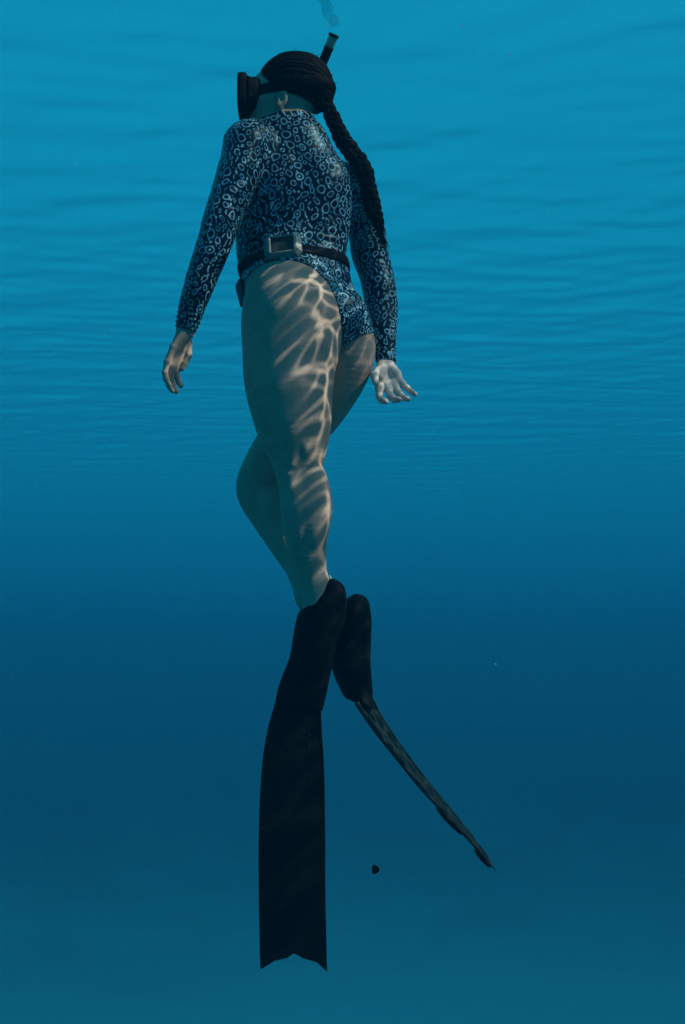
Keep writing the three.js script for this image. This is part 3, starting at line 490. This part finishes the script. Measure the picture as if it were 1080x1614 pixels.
{
  const t = thing('swim_fin', at(475, 1110, 0.06), 'black long blade swim fin on the left foot, flat of the blade facing the camera', 'swim fin', 'long fins on the feet of the swimmer');
  const p = chain([[519, 938, 27, 1.1, 0.064], [510, 962, 37, 1.0, 0.062], [499, 1000, 36, 0.95, 0.06], [490, 1044, 34.5, 0.8, 0.06], [478, 1085, 38, 0.5, 0.064], [471, 1115, 38, 0.32, 0.068], [468, 1150, 38, 0.3, 0.07]]);
  const o1 = at(512, 917, 0.06), o2 = at(469, 967, 0.06), open = plane(o1, V(-(o1.y - o2.y), o1.x - o2.x, 0.02)), e1 = at(436, 1107, 0.06), e2 = at(510, 1121, 0.06), end = plane(e1, V(e2.y - e1.y, -(e2.x - e1.x), 0));
  const f = (x, y, z) => { let d = p(x, y, z); d -= 0.0006 * (noise3(x * 50, y * 50, z * 50) - 0.5); return smax(smax(d, open(x, y, z), 0.006), end(x, y, z), 0.004); };
  mesh('foot_pocket', local(solid(f, at(425, 1140, 0).setZ(-0.06), at(560, 905, 0).setZ(0.2), 0.0045), t), rubber, t);
  const rows = [[1098, 438, 504, 0.066], [1150, 423.5, 506, 0.074], [1200, 415, 509.5, 0.08], [1300, 409, 512, 0.088], [1400, 408, 513, 0.09], [1500, 409.5, 515, 0.086], [1540, 411, 516, 0.084]];
  const foot = [[0, 1527], [0.02, 1527.5], [0.07, 1524], [0.22, 1514.5], [0.41, 1510], [0.5, 1503], [0.54, 1504], [0.64, 1510.5], [0.85, 1517], [0.95, 1527], [1, 1532]];
  const rings = [], NU = 40, NV = 90, pos = [], idx = [];
  for (let s = 0; s < 2; s++) for (let i = 0; i <= NV; i++) for (let j = 0; j <= NU; j++) {
    const u = j / NU, y = lerp(1098, table(foot, u)[1], i / NV), [, L, R, z] = table(rows, y), th = 0.0019 * (1 - 0.4 * i / NV) * Math.min(1, Math.min(u, 1 - u) * 30 + 0.25), bow = 0.007 * Math.cos((u - 0.5) * Math.PI) * (1 - 0.6 * i / NV);
    at(lerp(L, R, u), y, z + bow + (s ? -th : th)).toArray(pos, pos.length);
  }
  const W = NU + 1, H = (NV + 1) * W;
  for (let i = 0; i < NV; i++) for (let j = 0; j < NU; j++) { const a = i * W + j; idx.push(a, a + W, a + 1, a + 1, a + W, a + W + 1, H + a, H + a + 1, H + a + W, H + a + 1, H + a + W + 1, H + a + W); }
  const edge = (a, b) => idx.push(a, H + a, b, b, H + a, H + b);
  for (let j = 0; j < NU; j++) { edge(NV * W + j, NV * W + j + 1); edge(j + 1, j); } for (let i = 0; i < NV; i++) { edge(i * W, (i + 1) * W); edge((i + 1) * W + NU, i * W + NU); }
  const g = new THREE.BufferGeometry().setAttribute('position', new THREE.Float32BufferAttribute(pos, 3)).setIndex(idx); g.computeVertexNormals();
  const blade = mesh('blade', local(g, t), bladeMat, t);
  for (const s of [0, 1]) mesh('rail', local(tubeAlong([1100, 1150, 1200, 1300, 1400, 1480].map((y) => { const r = table(rows, y); return at(s ? r[2] - 1 : r[1] + 1, y, r[3]); }), (q) => lerp(0.0048, 0.0015, q)), t), bladeMat, t);
  for (const [x0, x1] of [[458, 452], [484, 487]]) mesh('rib', local(tubeAlong([1100, 1160, 1220, 1290].map((y) => { const r = table(rows, y); return at(lerp(x0, x1, (y - 1100) / 190), y, r[3] + 0.0065 * (1 - 0.3 * (y - 1098) / 430)); }), (q) => lerp(0.0028, 0.0004, q)), t), bladeMat, blade);
  const tab = [[517, 904], [520, 905], [532, 927], [528, 932], [516, 922]].map(([x, y]) => at(x, y, 0.078)), tb = tab.map((q) => q.clone().setZ(0.07));
  mesh('teal_sliver', local(loft([tb, tab].map((r) => r)), t), std({ color: rgb(0.02, 0.42, 0.42), roughness: 0.6, transmission: 0.35 }), t);  // small teal piece beside the heel
}
{
  const t = thing('swim_fin', at(575, 1110, -0.05), 'black long blade swim fin on the right foot, blade edge on pointing to lower right', 'swim fin', 'long fins on the feet of the swimmer');
  const p = chain([[563, 956, 20, 1.8, -0.05], [559, 980, 27, 1.6, -0.05], [553, 1010, 32, 1.3, -0.05], [553, 1044, 31.5, 1.25, -0.05], [563, 1085, 24.5, 1.6, -0.048], [573, 1110, 16, 2.5, -0.046], [590, 1140, 12, 3.2, -0.044]]);
  const e1 = at(552, 1103, -0.05), e2 = at(589, 1116, -0.05), end = plane(e1, V(e2.y - e1.y, -(e2.x - e1.x), 0));
  mesh('foot_pocket', local(solid((x, y, z) => smax(p(x, y, z) - 0.0006 * (noise3(x * 50, y * 50, z * 50) - 0.5), end(x, y, z), 0.004), at(510, 1135, 0).setZ(-0.16), at(605, 925, 0).setZ(0.06), 0.0045), t), rubber, t);
  // the blade is seen almost edge on: a ruled strip, a little twisted, thickened by a rail along each edge
  const rows = [[0, 571, 1100, 15], [0.1, 588, 1129, 13], [0.25, 616, 1168, 9.5], [0.45, 648, 1211, 8.5], [0.65, 685, 1256, 6.5], [0.82, 722, 1297, 4.5], [1, 772, 1356, 2.5]];
  const path = new THREE.CatmullRomCurve3(rows.map((r) => at(r[1], r[2], -0.045 - 0.28 * r[0]))), half = (s) => table(rows, s)[3] * SCALE, deep = (s) => lerp(0.07, 0.098, Math.min(1, s * 3));
  const frame = (s) => { const c = path.getPointAt(s), d = path.getTangentAt(s), q = V(0, 0, 1).cross(d).normalize(); return [c, q, d]; };
  const edgeAt = (s, k) => { const [c, q] = frame(s); return c.addScaledVector(q, -k * half(s) * 0.7).setZ(c.z + k * deep(s)); };
  const rings = []; for (let i = 0; i <= 80; i++) { const s = i / 80, [c, q] = frame(s), a = edgeAt(s, 1), b = edgeAt(s, -1), th = lerp(0.0026, 0.0014, s), ring = []; for (let j = 0; j <= 12; j++) ring.push(a.clone().lerp(b, j / 12).addScaledVector(q, th)); for (let j = 12; j >= 0; j--) ring.push(a.clone().lerp(b, j / 12).addScaledVector(q, -th)); rings.push(ring); }
  const blade = mesh('blade', local(loft(rings), t), railMat, t);
  for (const k of [1, -1]) mesh('rail', local(tubeAlong([0, 0.15, 0.3, 0.5, 0.7, 0.9].map((s) => edgeAt(s, k)), (q) => lerp(0.008, 0.0035, q)), t), railMat, t);
  for (const [s0, s1, r] of [[0.62, 0.79, 0.0075], [0.885, 0.995, 0.0085]]) mesh('edge_guard', local(tubeAlong([0, 0.35, 0.7, 1].map((q) => { const s = lerp(s0, s1, q), [, n] = frame(s); return edgeAt(s, 1).addScaledVector(n, -0.006); }), (q) => r * Math.pow(Math.sin(Math.PI * clamp(q * 0.94 + 0.03, 0, 1)), 0.45)), t), bladeMat, t);
  const tip = edgeAt(1, 1); mesh('tip', local(tubeAlong([tip, tip.clone().add(V(0.006, -0.009, 0)), tip.clone().add(V(0.012, -0.017, 0))], (q) => lerp(0.002, 0.0005, q), 8, 8), t), bladeMat, blade);
}

// ---------------------------------------------------------------- drifting things
{
  const lump = new THREE.IcosahedronGeometry(1, 3), p = lump.attributes.position; for (let i = 0; i < p.count; i++) { const x = p.getX(i), y = p.getY(i), z = p.getZ(i), k = 0.78 + 0.5 * noise3(x * 1.6 + 9, y * 1.6, z * 1.6) + 0.12 * noise3(x * 5, y * 5, z * 5); p.setXYZ(i, x * k, y * k * (1 - 0.35 * x), z * k); }
  lump.computeVertexNormals(); lump.scale(0.0095, 0.0105, 0.008);
  const o = mesh('floating_debris', mergeVertices(lump), std({ color: rgb(0.004, 0.004, 0.005), roughness: 0.9, specularIntensity: 0.1 })); o.position.copy(at(592, 1370, 0.2)); tag(o, 'small black speck of debris drifting right of the long fin blade', 'debris');
  const air = std({ color: 0xffffff, roughness: 0.05, transmission: 1, thickness: 0.01, ior: 1.3 }), bubble = new THREE.SphereGeometry(1, 14, 10);
  const put = (list, group) => list.forEach(([x, y, z, r, label]) => { const b = mesh('air_bubble', bubble, air); b.position.copy(at(x, y, z)); b.scale.setScalar(r); tag(b, label, 'bubble', group); });
  put([[627, 570, -0.06, 0.0028, 'tiny air bubble touching the right cuff of the swimmer'], [658, 579, -0.04, 0.0032, 'tiny air bubble right of the open palm, nearer of two side by side'], [667, 584, -0.03, 0.0026, 'tiny air bubble farthest right of the open palm'], [657, 616, -0.03, 0.0018, 'tiny air bubble above the tip of the little finger of the open hand']], 'bubbles by the right hand');
  put([[609, 352, -0.05, 0.0024, 'tiny air bubble right beside the tip of the braid'], [617, 355, -0.05, 0.0028, 'tiny air bubble a little way right of the tip of the braid'], [592, 289, -0.02, 0.0028, 'tiny air bubble on the outer bend of the braid at mid length']], 'bubbles by the braid');
  put([[507, 213, 0.0, 0.002, 'tiny air bubble close under the neck, beside the collar'], [513, 221, 0.0, 0.0022, 'tiny air bubble in the gap between back and braid']], 'bubbles by the neck');
  const speck = new THREE.IcosahedronGeometry(1, 1), pale = std({ color: rgb(0.7, 0.72, 0.7), roughness: 0.8 });
  [[781, 1047, 0.5, 0.0022, 'tiny pale speck drifting right of the fins, lowest of the specks'], [728, 40, 0.1, 0.0022, 'tiny pale speck near the top edge, right of the snorkel'], [804, 86, 0, 0.0024, 'tiny pale speck below the top right, left one of a pair'], [858, 98, 0, 0.0018, 'tiny pale speck below the top right, right one of a pair'], [1046, 132, 0, 0.002, 'tiny pale speck close to the right edge of the picture'], [865, 332, 0.2, 0.0015, 'tiny pale speck right of the braid, in open water'], [683, 678, 0.3, 0.0015, 'tiny pale speck below and right of the open palm'], [120, 260, 0.2, 0.0015, 'tiny pale speck in open water left of the shoulder']].forEach(([x, y, z, r, label]) => { const s = mesh('drifting_speck', speck, pale); s.position.copy(at(x, y, z)); s.scale.set(r, r * 0.8, r); tag(s, label, 'speck', 'pale specks in the water'); });
}


{
  // fine matter hanging in the water, too many and too small to tell apart
  const n = 2600, snow = new THREE.InstancedMesh(new THREE.IcosahedronGeometry(1, 0), std({ color: rgb(0.30, 0.36, 0.36), roughness: 1, specularIntensity: 0 }), n), m = new THREE.Matrix4();
  for (let i = 0; i < n; i++) { const z = 1.9 - 6 * Math.pow(rnd(), 0.8), d = DIST - z, r = 0.00022 * d * (0.6 + 1.1 * rnd() * rnd()), p = V((rnd() - 0.5) * d * 0.62, camera.position.y + 0.1 * d + (rnd() - 0.5) * d * 0.95, z); if (p.y > -0.05) p.y = -0.05 - rnd() * 2; m.makeScale(r, r * (0.6 + 0.8 * rnd()), r).setPosition(p); snow.setMatrixAt(i, m); }
  named(snow, 'suspended_particles'); snow.castShadow = snow.receiveShadow = true; scene.add(snow); tag(snow, 'fine pale particles hanging all through the blue water', 'particles'); snow.userData.kind = 'stuff';
}
renderer.render(scene, camera);
